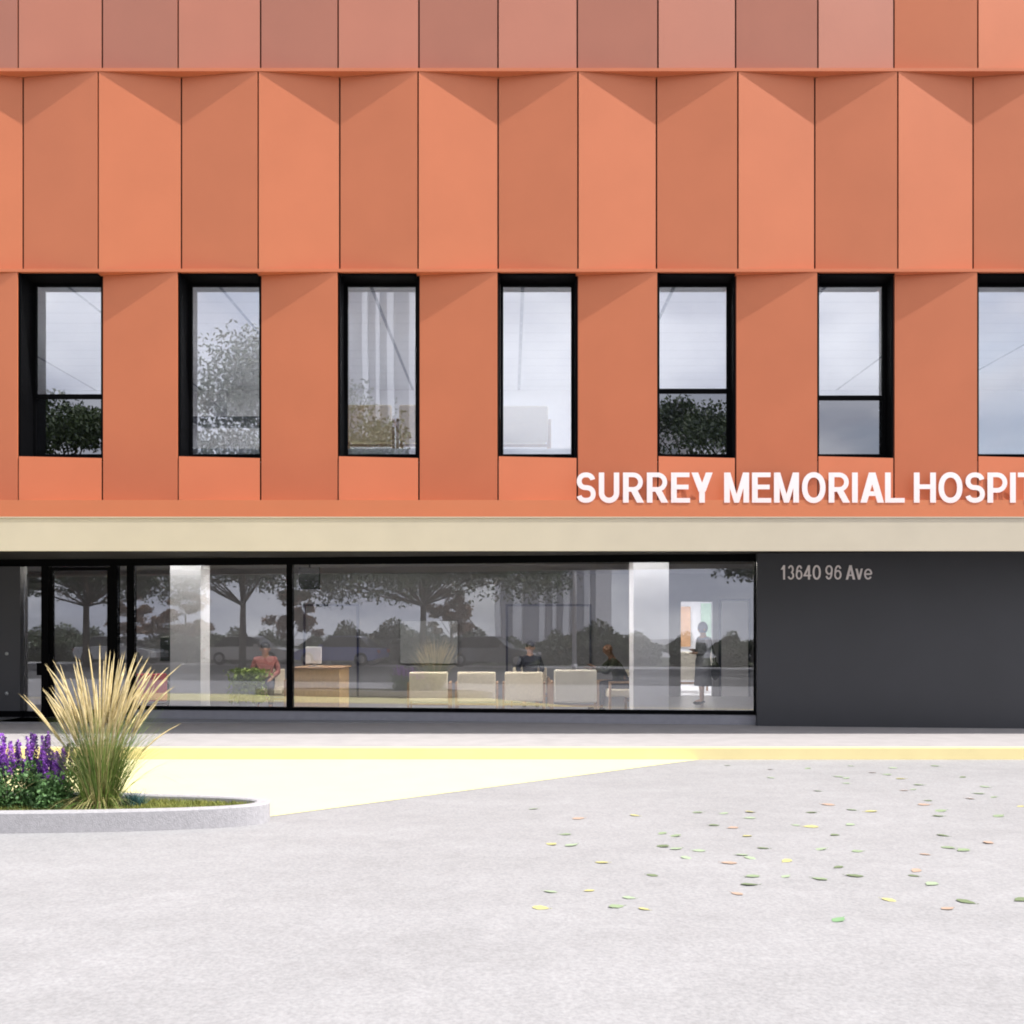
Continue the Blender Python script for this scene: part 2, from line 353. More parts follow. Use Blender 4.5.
# charcoal wall right of the storefront
c0 = Vector((4.12, 16.67, 0)); ln = 4.45
MW = Matrix(((U.x, NB.x, 0, c0.x), (U.y, NB.y, 0, c0.y), (0, 0, 1, 0), (0, 0, 0, 1)))
part(MB().box(0, ln, 0, .16, 0, 2.878, MW), 'wall_cladding', M_dark)
e = MW @ Vector((ln, 0, 0)); part(MB().box(e.x + .01, XR, e.y, e.y + .16, 0, 2.878), 'wall_cladding', M_dark)
# interior shell, ground floor
part(MB().box(XL, XR, 17.2, 31.4, .001, .012), 'interior_floor', M_floor_in)
part(MB().box(XL, XR, 19.505, 31.4, 2.95, 3.05), 'interior_ceiling', M_wall_in)
XO0, XO1 = 4.10, 4.86
m = MB().box(XL, XO0, 24.0, 24.15, .012, 2.949); m.box(XO1, XR, 24.0, 24.15, .012, 2.949); m.box(XO0, XO1, 24.0, 24.15, 2.28, 2.949)
part(m, 'inner_wall', M_wall_in)
m = MB().box(XO0 - .6, XO0 - .5, 24.16, 31.4, .012, 2.949); m.box(XO1 + 1.6, XO1 + 1.7, 24.16, 31.4, .012, 2.949); m.box(XO0 - .5, XO1 + 1.6, 30, 30.1, .012, 2.949)
part(m, 'corridor_wall', M_wall_w)
part(MB().box(5.10, 5.40, 29.9, 29.98, 1.1, 2.3), 'ochre_panel', M_artwork)
part(MB().box(5.72, 6.2, 29.9, 29.98, .9, 2.4), 'green_panel', mat('pale_green_panel', (.40, .58, .46), .5, .15, 5))
part(MB().box(XO0 - .49, XO1 + 1.59, 24.16, 29.98, .013, .02), 'corridor_floor', M_wall_w)
part(MB().box(XO0 - .3, XO1 + .6, 25.0, 25.3, 2.90, 2.945), 'ceiling_lamp_or_fill', M_ceil_lamp)
part(MB().box(XO0 - .3, XO1 + .6, 27.5, 27.8, 2.90, 2.945), 'ceiling_lamp_or_fill', M_ceil_lamp)
for a, b in ((-.75, -.1), (-4.8, -2.75), (-7.0, -5.1), (-9.1, -7.4), (-12.8, -11.2)):      # recessed linear luminaires over the lobby
    part(sbox(MB(), a, b, 1.12, 1.26, 2.86, 2.882), 'ceiling_lamp_or_fill', M_lamp2)
M_fill_s = mat('soft_fill_glow', (.8, .8, .8), .5, 0, emit=((1, .98, .95), 9))
for k in range(4):  # added unseen glow strips that brighten the column fronts and chairs
    part(sbox(MB(), -12.6 + k * 3.1, -12.6 + k * 3.1 + 3.0, .13, .19, 2.86, 2.882), 'ceiling_lamp_or_fill', M_fill_s)
for n in range(-2, 13, 2):  # added glow strips, hidden behind the piers, to brighten the upper rooms
    pa = 510 + (node(n) / 16.17) * 1000; pb = 510 + (node(n + 1) / 16) * 1000
    if pb < 511: x = (pa + 6 - 510) * .017; ye = min(22.5, x / (pb - 512) * 1000) if pb < 505 else 22.5
    else: x = (pb - 6 - 510) * .017; ye = min(22.5, x / max(1, pa - 508) * 1000)
    part(MB().box(x - .06, x + .06, 17.05, ye, 7.285, 7.308), 'ceiling_lamp_or_fill', M_fill_up)
for (x, y, wd) in ((-5.95, 18.33, .56), (2.47, 17.5, .62)):
    part(MB().box(x - wd / 2, x + wd / 2, y, y + wd, .013, 2.883), 'column', M_wall_w)
def dframe(x0, x1, z1, y=23.98, t=.05):
    m = MB().box(x0, x0 + t, y - .05, y, .013, z1); m.box(x1 - t, x1, y - .05, y, .013, z1); m.box(x0 + t, x1 - t, y - .05, y, z1 - t, z1)
    part(m, 'door_frame', M_mark)
dframe(-4.95, -3.62, 2.22); dframe(-.1, 1.95, 2.22); dframe(5.0, 5.75, 2.35)
part(MB().box(5.06, 5.69, 23.9, 23.94, .013, 2.29), 'inner_door', M_wall_w)
part(MB().box(-2.62, -1.25, 23.85, 23.95, .8, 1.82), 'wall_board', M_board, bevel=.01)

# ------------------------------------------------------------------ lettering
def strokes(ch, w, h, t):
    """centre-line strokes and slanted bars of a grotesque capital; u = horizontal-bar thickness"""
    u = t * .82; P = []; Q = []
    def arc(cx, cy, rx, ry, a0, a1, n=18, e=1.0):
        r = []
        for i in range(n + 1):
            a = R(a0 + (a1 - a0) * i / n); c, s_ = math.cos(a), math.sin(a)
            r.append((cx + math.copysign(abs(c) ** e, c) * rx, cy + math.copysign(abs(s_) ** e, s_) * ry))
        return r
    def vb(x): P.append(([(x, 0), (x, h)], t))
    def hbar(y, x0, x1): P.append(([(x0, y), (x1, y)], u))
    def dg(x0, y0, x1, y1, hw): Q.append([(x0 - hw, y0), (x0 + hw, y0), (x1 + hw, y1), (x1 - hw, y1)])
    a = t / 2; b = u / 2
    if ch == 'S':
        ry = (h - u) / 4; rx = w / 2 - a
        P.append((arc(w / 2, h - b - ry, rx * .95, ry, 12, 262, 22, .9) + arc(w / 2, b + ry, rx, ry, 82, -165, 22, .9), u * 1.05))
    elif ch == 'U': P.append(([(a, h)] + arc(w / 2, w / 2 - a + b, w / 2 - a, w / 2 - a, 180, 360) + [(w - a, h)], t * .95))
    elif ch in 'RP':
        mid = h * (.44 if ch == 'R' else .41); ry = (h - b - mid) / 2; rr = min(ry, w * .45); xx = w - a - rr - (t * .12 if ch == 'R' else 0)
        vb(a); P.append(([(a, h - b)] + arc(xx, h - b - ry, rr, ry, 90, -90, 14) + [(a, mid)], u))
        if ch == 'R': dg(w * .50, mid, w - t * .62, 0, t * .62)
    elif ch == 'E': vb(a); hbar(h - b, a, w * .97); hbar(h * .52, a, w * .92); hbar(b, a, w)
    elif ch == 'Y': dg(w / 2, h * .36, t * .62, h, t * .60); dg(w / 2, h * .36, w - t * .62, h, t * .60); P.append(([(w / 2, 0), (w / 2, h * .42)], t))
    elif ch == 'M': vb(a * .95); vb(w - a * .95); dg(w / 2, 0, t * .62, h, t * .44); dg(w / 2, 0, w - t * .62, h, t * .44)
    elif ch in 'O0': P.append((arc(w / 2, h / 2, w / 2 - a, h / 2 - b, 0, 360, 40, .92), t * .95))
    elif ch == 'I': vb(w / 2)
    elif ch == 'A': dg(t * .6, 0, w / 2, h, t * .58); dg(w - t * .6, 0, w / 2, h, t * .58); hbar(h * .30, w * .26, w * .74)
    elif ch == 'L': vb(a); hbar(b, a, w)
    elif ch == 'H': vb(a); vb(w - a); hbar(h * .53, a, w - a)
    elif ch == 'T': P.append(([(w / 2, 0), (w / 2, h)], t)); hbar(h - b, 0, w)
    elif ch == '1': P.append(([(w * .68, 0), (w * .68, h)], t)); dg(w * .12, h * .70, w * .68, h * .96, t * .55)
    elif ch == '3':
        ry = (h - u) / 4; P.append((arc(w * .46, h - b - ry, w * .44 - a, ry, 165, -85, 18), u)); P.append((arc(w * .46, b + ry, w * .5 - a, ry, 85, -165, 18), u))
    elif ch in '69':
        q = arc(w / 2, b + h * .28, w / 2 - a, h * .28, 0, 360, 24); r = arc(w / 2 + a * .3, h * .5, w / 2 - a, h / 2 - b, 35, 190, 14)
        if ch == '9': q = [(w - x, h - y) for x, y in q]; r = [(w - x, h - y) for x, y in r]
        P += [(q, u), (r, u)]
    elif ch == '4': P.append(([(w * .72, 0), (w * .72, h)], t)); hbar(h * .28, 0, w); dg(t * .5, h * .28, w * .70, h * .97, t * .55)
    elif ch == 'v': dg(w / 2, 0, t * .5, h, t * .52); dg(w / 2, 0, w - t * .5, h, t * .52)
    elif ch == 'e': P.append((arc(w / 2, h / 2, w / 2 - a, h / 2 - b, 0, 325, 24), u)); hbar(h * .5, a, w - a)
    return P, Q
def glyph(ch, x0, x1, z0, z1, Yf, depth, m, parent, t, M=None):
    w_, h = x1 - x0, z1 - z0; P, Q = strokes(ch, w_, h, t); mb = MB(); k = 0
    def ext(ring, dd):      # ring of 4 corners -> box
        vs = [(x0 + x, Yf - dd, z0 + z) for x, z in ring] + [(x0 + x, Yf, z0 + z) for x, z in ring]
        if M: vs = [M @ Vector(v) for v in vs]
        mb.add(vs, [(0, 1, 2, 3), (7, 6, 5, 4), (0, 4, 5, 1), (1, 5, 6, 2), (2, 6, 7, 3), (3, 7, 4, 0)])
    for pts, th in P:
        k += 1; dd = depth + k * .0006; n = len(pts); pv = [Vector(p) for p in pts]; closed = (pv[0] - pv[-1]).length < 1e-5
        if closed: pv = pv[:-1]; n -= 1
        pv = [p for i, p in enumerate(pv) if i == 0 or (p - pv[i - 1]).length > 1e-5]; n = len(pv); L = []; Rr = []
        for i, p in enumerate(pv):
            d0 = (p - pv[i - 1]).normalized() if (i or closed) else None; d1 = (pv[(i + 1) % n] - p).normalized() if (i < n - 1 or closed) else None
            d0 = d0 or d1; d1 = d1 or d0; tn = (d0 + d1).normalized(); nn = Vector((-tn.y, tn.x)); c = max(.5, nn.dot(Vector((-d0.y, d0.x)))); o = nn * (th / 2 / c)
            L.append(p + o); Rr.append(p - o)
        vs = []
        for i in range(n):
            for q, yy in ((L[i], Yf - dd), (Rr[i], Yf - dd), (Rr[i], Yf), (L[i], Yf)): vs.append(Vector((x0 + q.x, yy, z0 + q.y)))
        if M: vs = [M @ v for v in vs]
        fs = []
        for i in range(n if closed else n - 1):
            j = (i + 1) % n
            for c in range(4): fs.append((i * 4 + c, i * 4 + (c + 1) % 4, j * 4 + (c + 1) % 4, j * 4 + c))
        if not closed: fs += [(0, 1, 2, 3), (4 * n - 1, 4 * n - 2, 4 * n - 3, 4 * n - 4)]
        mb.add(vs, fs)
    for q in Q: k += 1; ext(q, depth + k * .0006)
    me = mb.mesh('letter', m); bm = bmesh.new(); bm.from_mesh(me); bmesh.ops.recalc_face_normals(bm, faces=bm.faces); bm.to_mesh(me); bm.free()
    ob = bpy.data.objects.new('letter', me); COL.objects.link(ob); ob.parent = parent
    return ob
sgn = thing('hospital_sign', 'large white raised letters SURREY MEMORIAL HOSPITAL on the orange facade', 'sign', (0, 0, 0))
LET = [('S', 576.3, 596.3), ('U', 599, 619.7), ('R', 623.4, 644.4), ('R', 647.3, 668.8), ('E', 671.6, 690.6), ('Y', 691.9, 713.4),
       ('M', 725, 749.7), ('E', 752.8, 772), ('M', 775, 799.7), ('O', 802.8, 826.6), ('R', 829.7, 851), ('I', 852.8, 859.2), ('A', 861.4, 885.2), ('L', 886.3, 905.9),
       ('H', 915.2, 937.2), ('O', 939.8, 964), ('S', 966.3, 986.7), ('P', 989, 1009.3), ('I', 1011.2, 1017.8), ('T', 1019.5, 1038.5), ('A', 1039, 1062), ('L', 1064, 1083)]
for c, a, b in LET:
    k = .01594; glyph(c, (a - 510) * k, (b - 510) * k, 3.636, 4.118, 15.9955, .006, M_letter, sgn, .09)
adr = thing('address_sign', 'small pale grey house number 13640 96 Ave on the charcoal wall', 'sign', (0, 0, 0))
AD = [('1', 95, 130, 0), ('3', 150, 208, 0), ('6', 217, 277, 0), ('4', 284, 350, 0), ('0', 362, 432, 0), ('9', 470, 535, 0), ('6', 545, 610, 0), ('A', 645, 725, 0), ('v', 728, 790, 1), ('e', 800, 872, 1)]
def sw(px):   # distance along the charcoal wall
    a = (px - 510) / 1000; s = (a * c0.y - c0.x) / (U.x - a * U.y); return s
for c, a, b, lo in AD:
    pa, pb = 770 + a / 8.533, 770 + b / 8.533; s0, s1 = sw(pa), sw(pb); d = c0.y + U.y * s0
    z1 = 1.6 + (630 - 565.3) * d / 1000; z0 = 1.6 + (630 - 579.6) * d / 1000
    if lo: z1 = z0 + (z1 - z0) * .76
    glyph(c, s0, s1, z0, z1, -.006, .012, M_addr, adr, .031, MW)

# ------------------------------------------------------------------ lounge chairs
def chair(label, loc, rz, group=None, sc=1, fab=None, wd=None):
    t = thing('lounge_chair', label, 'chair', loc, rz, group, sc); fab = fab or M_beige; wd = wd or M_wood_p
    MB().box(-.36, .36, .24, .34, .24, .80).build('backrest', fab, t, .03)
    MB().box(-.34, .34, -.30, .235, .30, .44).build('seat', fab, t, .03)
    for sx in (-1, 1):
        MB().box(sx * .385 - .02, sx * .385 + .02, -.32, .30, .56, .60).build('armrest', wd, t, .008)
        for sy in (-.29, .29): MB().box(sx * .385 - .02, sx * .385 + .02, sy - .025, sy + .025, 0, .558).build('leg', wd, t, .006)
    MB().box(-.36, .36, .255, .29, .17, .21).build('stretcher', wd, t)
    return t
# backs towards the street (their front faces +Y => rotate by pi)
F0 = .013
chair('beige upholstered lounge chair, leftmost of the row behind the glass', (-1.53, 19.1, F0), math.pi, 'beige lounge chairs in the waiting room row')
chair('beige upholstered lounge chair, second from left in the waiting row', (-.63, 19.1, F0), math.pi, 'beige lounge chairs in the waiting room row')
chair('beige upholstered lounge chair directly in front of the seated man in navy', (.26, 19.1, F0), math.pi, 'beige lounge chairs in the waiting room row')
chair('wider cream lounge chair at the right end of the row, nearest the glass', (1.19, 18.55, F0), math.pi, 'beige lounge chairs in the waiting room row', 1.08, M_cream)
chair('chair holding the seated man in navy, behind the row of chair backs', (.42, 20.9, F0), 0, None, 1)
chair('pale wooden armchair under the man in olive, beside the white column', (2.12, 19.6, F0), R(-78), None, 1, M_beige)
chair('beige chair in the bright corridor behind the standing woman', (4.62, 25.6, F0), math.pi, None, 1.3, M_cream)
chair('red armchair inside the lobby beside the entrance door', (-6.95, 19.2, F0), R(200), None, .95, M_red, M_black)
chair('chair under the person in pink, behind the green potted plant', (-4.86, 19.9, F0), R(10), None, 1)
F1 = 4.602
chair('beige chair in the third upper window from the left, left one of the pair', (-2.47, 17.75, F1), math.pi, 'beige chairs seen in the upper windows', 1.14, M_tan)
chair('beige chair in the third upper window, right one of the pair', (-1.52, 17.75, F1), math.pi, 'beige chairs seen in the upper windows', 1.14, M_tan)
chair('wide cream chair standing in the fourth upper window', (.26, 17.75, F1), math.pi, 'beige chairs seen in the upper windows', 1.12, M_cream)
# reception desk, monitor
d = thing('reception_desk', 'light oak reception desk just behind the storefront mullion', 'desk', (-3.6, 18.75, F0))
MB().box(-.42, .42, -.12, .0, 0, .86).build('front_panel', M_wood, d)
MB().box(.35, .42, .003, 1.0, 0, .86).build('side_panel', M_wood, d)
MB().box(-.45, .47, -.15, 1.02, .862, .89).build('desktop', M_wood_p, d, .005)
t = thing('computer_monitor', 'white computer monitor seen from behind, standing on the oak reception desk', 'monitor', (-3.72, 18.95, F0 + .89))
MB().box(-.15, .15, -.02, .02, .06, .38).build('screen_housing', M_white, t, .01)
MB().box(-.03, .03, .022, .05, 0, .2).box(-.1, .1, .0, .16, 0, .012).build('stand', M_board, t)
t = thing('hanging_screen', 'black screen hung from the lobby ceiling above the reception desk', 'screen', (-3.85, 19.2, 2.38))
MB().box(-.2, .2, -.04, .04, 0, .42).build('housing', M_black, t, .01)
MB().tube([(0, 0, .42), (0, 0, .57)], .02).build('ceiling_rod', M_black, t)
t = thing('wall_monitor', 'dark framed screen above the red armchair in the lobby', 'screen', (-6.95, 20.6, .013))
MB().box(-.25, .25, -.03, .03, .95, 1.45).build('housing', M_screen, t, .01)
MB().tube([(0, 0, 0.01), (0, 0, .95)], .025).box(-.2, .2, -.15, .15, 0, .015).build('stand', M_black, t)
# upstairs desk
t = thing('upstairs_desk', 'white desk in the second upper window from the left', 'desk', (-5.0, 17.2, F1))
MB().box(-.5, .9, -.35, .45, .56, .60).build('desktop', M_greyd, t, .005)  # white desktop coloured grey to stand for its shaded underside
for sx in (-.46, .86):
    MB().box(sx - .025, sx + .025, -.3, .4, 0, .558).build('leg', M_white, t)
t = thing('computer_monitor', 'small white monitor on the desk in the second upper window', 'monitor', (-5.0, 17.1, F1 + .60))
MB().box(-.18, .18, -.02, .02, .03, .30).box(-.04, .04, .022, .05, 0, .2).build('screen_housing', M_white, t, .008)

# ------------------------------------------------------------------ plants helper
def cg(rs, q):
    while 1:
        v = rs.gauss(0, q)
        if abs(v) < 1.7 * q: return v
def leaves(mb, pts, size, flat=.0, rnd=random):
    for p in pts:
        p = Vector(p); s = size * rnd.uniform(.6, 1.25)
        e = Euler((rnd.uniform(-1.3, 1.3), rnd.uniform(-1.3, 1.3), rnd.uniform(0, 6.3))).to_matrix()
        a = e @ Vector((s, 0, 0)); b = e @ Vector((0, s * .5, 0)); c = e @ Vector((0, 0, s * .12))
        mb.add([p - a, p + b - c, p + a, p - b + c], [(0, 1, 2, 3)])
# potted plant inside
t = thing('potted_plant', 'bushy green potted plant in front of the person in pink', 'plant', (-4.85, 18.55, F0))
MB().tube([(0, 0, 0), (0, 0, .28)], [.13, .18], 16).build('pot', M_board, t)
m = MB(); leaves(m, [(random.gauss(0, .13), random.gauss(0, .1), random.uniform(.25, .86)) for _ in range(2800)], .05); m.build('foliage', mat('houseplant_foliage', (.12, .19, .02), .5, col2=(.28, .38, .05), scale=9), t)

# ------------------------------------------------------------------ people
def skin_mesh(name, verts, edges, rads, m, parent, sub=2, root=0):
    me = bpy.data.meshes.new(name); me.from_pydata([Vector(v) for v in verts], edges, []); me.update()
    o = bpy.data.objects.new(name, me); COL.objects.link(o)
    o.modifiers.new('skin', 'SKIN'); sb = o.modifiers.new('sub', 'SUBSURF'); sb.levels = sub; sb.render_levels = sub
    sl = me.skin_vertices[0].data
    for i, r in enumerate(rads): sl[i].radius = (r, r) if not hasattr(r, '__len__') else r; sl[i].use_root = (i == root)
    dg = bpy.context.evaluated_depsgraph_get(); ev = o.evaluated_get(dg)
    nm = bpy.data.meshes.new_from_object(ev); nm.name = name
    for p in nm.polygons: p.use_smooth = True
    nm.materials.clear(); nm.materials.append(m); bpy.data.objects.remove(o); bpy.data.meshes.remove(me)
    ob = bpy.data.objects.new(name, nm); COL.objects.link(ob); ob.parent = parent; return ob
def person(label, loc, rz, J, skin, top, bottom, hair, scarf=False, dress=False):
    """J: joints in metres, facing -Y. hip,waist,chest,neck,head ; per side sh,el,wr,hand ; hp,kn,an,toe"""
    t = thing('person', label, 'person', loc, rz)
    V = []; E = []; Rr = []
    def v(p, r, par=None):
        V.append(p); Rr.append(r); i = len(V) - 1
        if par is not None: E.append((par, i))
        return i
    hip = v(J['hip'], .13); wa = v(J['waist'], .12, hip); ch = v(J['chest'], .14, wa); nb = v(J['neck'], .055, ch)
    hd0 = Vector(J['head']); f = Vector(J.get('face', (0, -1, 0))).normalized(); up = (hd0 - Vector(J['neck'])).normalized()
    h1 = v(hd0 - up * .05, .07, nb); h2 = v(hd0 + up * .03, .088, h1); h3 = v(hd0 + up * .09, .06, h2)
    for s in ('L', 'R'):
        sh, el, wr = [Vector(q) for q in J['arm' + s]]
        a = v(sh, .06, ch); b = v(el, .042, a); c = v(wr, .027, b); dd = (wr - el).normalized()
        palm = v(wr + dd * .06, .034, c); side = dd.cross(Vector((0, 0, 1))).normalized() if abs(dd.z) < .9 else Vector((1, 0, 0))
        for q, (o_, L) in enumerate(((-.03, .07), (-.01, .085), (.01, .08), (.03, .065))):
            k1 = v(wr + dd * .10 + side * o_, .009, palm); v(wr + dd * (.10 + L * .5) + side * o_ * 1.1 + Vector((0, 0, -.012)), .008, k1)
        v(wr + dd * .07 - side * .05, .010, palm)
        hp, kn, an = [Vector(q) for q in J['leg' + s]]
        a = v(hp, .09, hip); b = v(kn, .06, a); c = v(an, .04, b); v(an + Vector((0, -.16, -.03)) if not J.get('toe') else an + Vector(J['toe']), .035, c)
    skin_mesh('body', V, E, Rr, skin, t)
    # face and ears
    side = f.cross(up).normalized(); fm = MB()
    fm.ell(hd0 + f * .092 - up * .005, (.014, .018, .022), 8, 6)
    for sg in (-1, 1): fm.ell(hd0 + side * sg * .088, (.014, .022, .032), 8, 6)
    fm.build('nose_and_ears', skin, t)
    em = MB()
    for sg in (-1, 1): em.ell(hd0 + f * .082 + side * sg * .03 + up * .02, (.010, .008, .007), 8, 6)
    em.build('eyes', M_hair, t)
    mm = MB(); mm.ell(hd0 + f * .082 - up * .05, (.022, .008, .006), 8, 6); mm.build('mouth', M_pink, t)
    q = MB(); c = hd0 - f * (.030 if not scarf else .022) + up * (.062 if not scarf else .035); q.ell(c, (.094, .098, .088) if not scarf else (.105, .11, .13), 16, 10); q.build('headscarf' if scarf else 'hair', hair, t)
    # clothing shells
    V = []; E = []; Rr = []
    hip = v(Vector(J['hip']) + Vector((0, 0, .02)), .172); wa = v(J['waist'], .15, hip); ch = v(J['chest'], .165, wa); v(Vector(J['neck']) - up * .03, .075, ch)
    for s in ('L', 'R'):
        sh, el, wr = [Vector(q) for q in J['arm' + s]]
        a = v(sh, .075, ch); b = v(el, .055, a); v(el.lerp(wr, .85), .038, b)
    skin_mesh('jacket', V, E, Rr, top, t)
    V = []; E = []; Rr = []
    if not dress: hip = v(Vector(J['hip']), .145)
    if dress:
        dm = MB(); vs = []; ns = 24; lv = [(1.14, .155, .115), (1.04, .16, .125), (.94, .19, .15), (.85, .195, .155), (.65, .20, .16), (.45, .215, .175), (.40, .215, .175)]
        for z, rx, ry in lv:
            for q in range(ns):
                a = 2 * math.pi * q / ns; fl = 1 + .035 * math.sin(a * 7) * max(0, (1.0 - z)); vs.append((math.cos(a) * rx * fl, math.sin(a) * ry * fl - .01, z))
        dm.add(vs, [(i * ns + q, i * ns + (q + 1) % ns, (i + 1) * ns + (q + 1) % ns, (i + 1) * ns + q) for i in range(len(lv) - 1) for q in range(ns)] + [tuple(range(ns))], True)
        dm.build('dress', bottom, t)
        sm = MB()
        for s in ('L', 'R'):
            an = Vector(J['leg' + s][2]); sm.ell(an + Vector((0, -.07, -.04)), (.045, .13, .04), 12, 8)
        sm.build('shoes', M_hair, t)
    else:
        for s in ('L', 'R'):
            hp, kn, an = [Vector(q) for q in J['leg' + s]]
            a = v(hp, .105, hip); b = v(kn, .075, a); v(kn.lerp(an, .93), .058, b)
        skin_mesh('trousers', V, E, Rr, bottom, t)
        sm = MB()
        for s in ('L', 'R'):
            an = Vector(J['leg' + s][2]); sm.ell(an + Vector((0, -.07, -.035)), (.05, .14, .045), 12, 8)
        sm.build('shoes', M_hair, t)
    return t
def seated(lean=0, arms=None, face=(0, -1, 0)):
    l = lean
    return dict(hip=(0, .05, .53), waist=(0, .07 - l * .4, .70), chest=(0, .08 - l, .93 - l * .15), neck=(0, .07 - l * 1.25, 1.10 - l * .2), head=(0, .04 - l * 1.45, 1.215 - l * .25), face=face,
        armL=arms[0] if arms else [(-.19, .08 - l, 1.0 - l * .15), (-.26, .0, .76), (-.14, -.22, .64)], armR=arms[1] if arms else [(.19, .08 - l, 1.0 - l * .15), (.26, .0, .76), (.14, -.22, .64)],
        legL=[(-.1, .03, .53), (-.13, -.40, .52), (-.13, -.42, .09)], legR=[(.1, .03, .53), (.13, -.40, .52), (.13, -.42, .09)])
person('man in a navy jacket sitting behind the row of beige chairs, facing the street', (.42, 20.85, F0), 0, seated(.02), M_skin, M_navy, M_jean, M_hair)
arms = [[(-.18, -.14, .97), (-.24, -.36, .78), (-.10, -.60, .84)], [(.18, -.14, .97), (.24, -.36, .76), (.10, -.58, .88)]]
person('bald man in an olive jacket leaning forward in profile beside the white column', (2.16, 19.6, F0), R(-78), seated(.2, arms), M_skin_d, M_olive, M_jean, M_skin_d)
person('person in a pink top seated behind the green potted plant', (-4.86, 19.86, F0), R(10), seated(.05), M_skin, M_pink, M_jean, M_hair)
J = dict(hip=(0, 0, .92), waist=(0, 0, 1.08), chest=(0, .01, 1.29), neck=(0, .0, 1.47), head=(0, -.03, 1.60), face=(0, -1, -.1),
         armL=[(-.17, 0, 1.38), (-.21, -.02, 1.12), (-.04, -.24, 1.16)], armR=[(.17, 0, 1.38), (.21, -.02, 1.10), (.04, -.22, 1.10)],
         legL=[(-.09, 0, .90), (-.10, -.02, .50), (-.09, .04, .09)], legR=[(.09, 0, .90), (.10, -.08, .50), (.11, -.12, .09)])
person('woman in a long grey dress and headscarf standing at the bright corridor opening', (4.12, 21.3, F0), R(-70), J, M_skin, M_greyd, M_greyd, M_greyh, True, True)
t = thing('shoulder_bag', 'black bag hanging beside the standing woman in grey', 'bag', (4.36, 21.25, F0))
MB().ell((0, 0, .72), (.10, .16, .20), 16, 10).build('bag_body', M_black, t)
MB().tube([(-.0, -.12, .85), (-.04, -.06, 1.15), (-.1, 0, 1.42), (-.04, .06, 1.15), (0, .12, .85)], .012).build('strap', M_black, t)

# ------------------------------------------------------------------ planter with grass and salvia
PC = Vector((-5.5, 9.15)); PA, PB, PN = 3.3, .58, 2.3
def sup(a, b, k, n=96):
    r = []
    for i in range(n):
        t = 2 * math.pi * i / n; c, s = math.cos(t), math.sin(t)
        r.append((PC.x + math.copysign(abs(c) ** (2 / PN), c) * (a + k), PC.y + math.copysign(abs(s) ** (2 / PN), s) * (b + k)))
    return r
pl = thing('planter', 'low oval concrete kerb planter bed in the driveway', 'planter', (PC.x, PC.y, -.15))
pl_m = MB(); n = 96; o_ = sup(PA, PB, 0); i_ = sup(PA, PB, -.13); o2 = sup(PA, PB, -.012); i2 = sup(PA, PB, -.118)
vs = [(x, y, -.16) for x, y in o_] + [(x, y, .018) for x, y in o_] + [(x, y, .03) for x, y in o2] + [(x, y, .03) for x, y in i2] + [(x, y, .018) for x, y in i_] + [(x, y, -.1) for x, y in i_]
vs = [(x - PC.x, y - PC.y, z + .15) for x, y, z in vs]
fs = []
for r_ in range(5):
    for i in range(n): fs.append((r_ * n + i, r_ * n + (i + 1) % n, (r_ + 1) * n + (i + 1) % n, (r_ + 1) * n + i))
pl_m.add(vs, fs); pl_m.build('kerb_ring', M_stone, pl)
M_soil = mat('soil', (.06, .05, .03), .95, .2, 20)
so2 = MB().add([(x - PC.x, y - PC.y, .125) for x, y in sup(PA, PB, -.125)], [tuple(range(n))]).build('soil', M_soil, pl)
# turf (stuff)
M_turf = mat('turf', (.13, .17, .03), .7, col2=(.34, .34, .08), scale=9)
m = MB(); rnd = random.Random(3)
cnt = 0
while cnt < 26000:
    x = rnd.uniform(-6.6, PC.x + PA); y = rnd.uniform(PC.y - PB, PC.y + PB)
    if abs((x - PC.x) / (PA - .14)) ** PN + abs((y - PC.y) / (PB - .14)) ** PN > 1: continue
    cnt += 1; a = rnd.uniform(0, 6.28); h = rnd.uniform(.02, .05); w_ = .004; lx, ly = rnd.gauss(0, .015), rnd.gauss(0, .015)
    m.add([(x - w_ * math.cos(a), y - w_ * math.sin(a), -.026), (x + w_ * math.cos(a), y + w_ * math.sin(a), -.026), (x + lx, y + ly, -.026 + h)], [(0, 1, 2)])
tf = m.build('turf', M_turf); tag(tf, 'short green grass covering the planter bed', 'grass', kind='stuff')

# feather grass clump
def blade(mb, base, az, lean, L, wd, droop, seg=7, tip=.15, plume=None):
    p = Vector(base); d = Vector((math.cos(az) * math.sin(lean), math.sin(az) * math.sin(lean), math.cos(lean)))
    side = Vector((-math.sin(az + .6), math.cos(az + .6), 0)); vs = []; pts = [p.copy()]
    st = L / seg
    for i in range(seg):
        d = (d + Vector((math.cos(az), math.sin(az), 0)) * droop * (i + 1) / seg * .35 + Vector((0, 0, -1)) * droop * (i + 1) / seg * .35).normalized(); p = p + d * st; pts.append(p.copy())
    for i, q in enumerate(pts):
        w_ = wd * (1 - (1 - tip) * i / seg); vs += [q - side * w_, q + side * w_]
    mb.add(vs, [(2 * i, 2 * i + 1, 2 * i + 3, 2 * i + 2) for i in range(seg)], True); return pts
M_gr = mat('grass_blade', (.075, .15, .025), .5, col2=(.23, .33, .07), scale=7)
M_gr_dry = mat('dry_blade', (.28, .27, .08), .6, col2=(.50, .42, .2), scale=9)
M_plume = mat('straw_plume', (.50, .39, .17), .7, col2=(.76, .64, .37), scale=18)
G = thing('feather_grass', 'tall clump of feather grass with straw coloured plumes in the planter', 'grass clump', (-3.74, 9.12, -.02))
rg = random.Random(8)
m = MB(); md = MB()
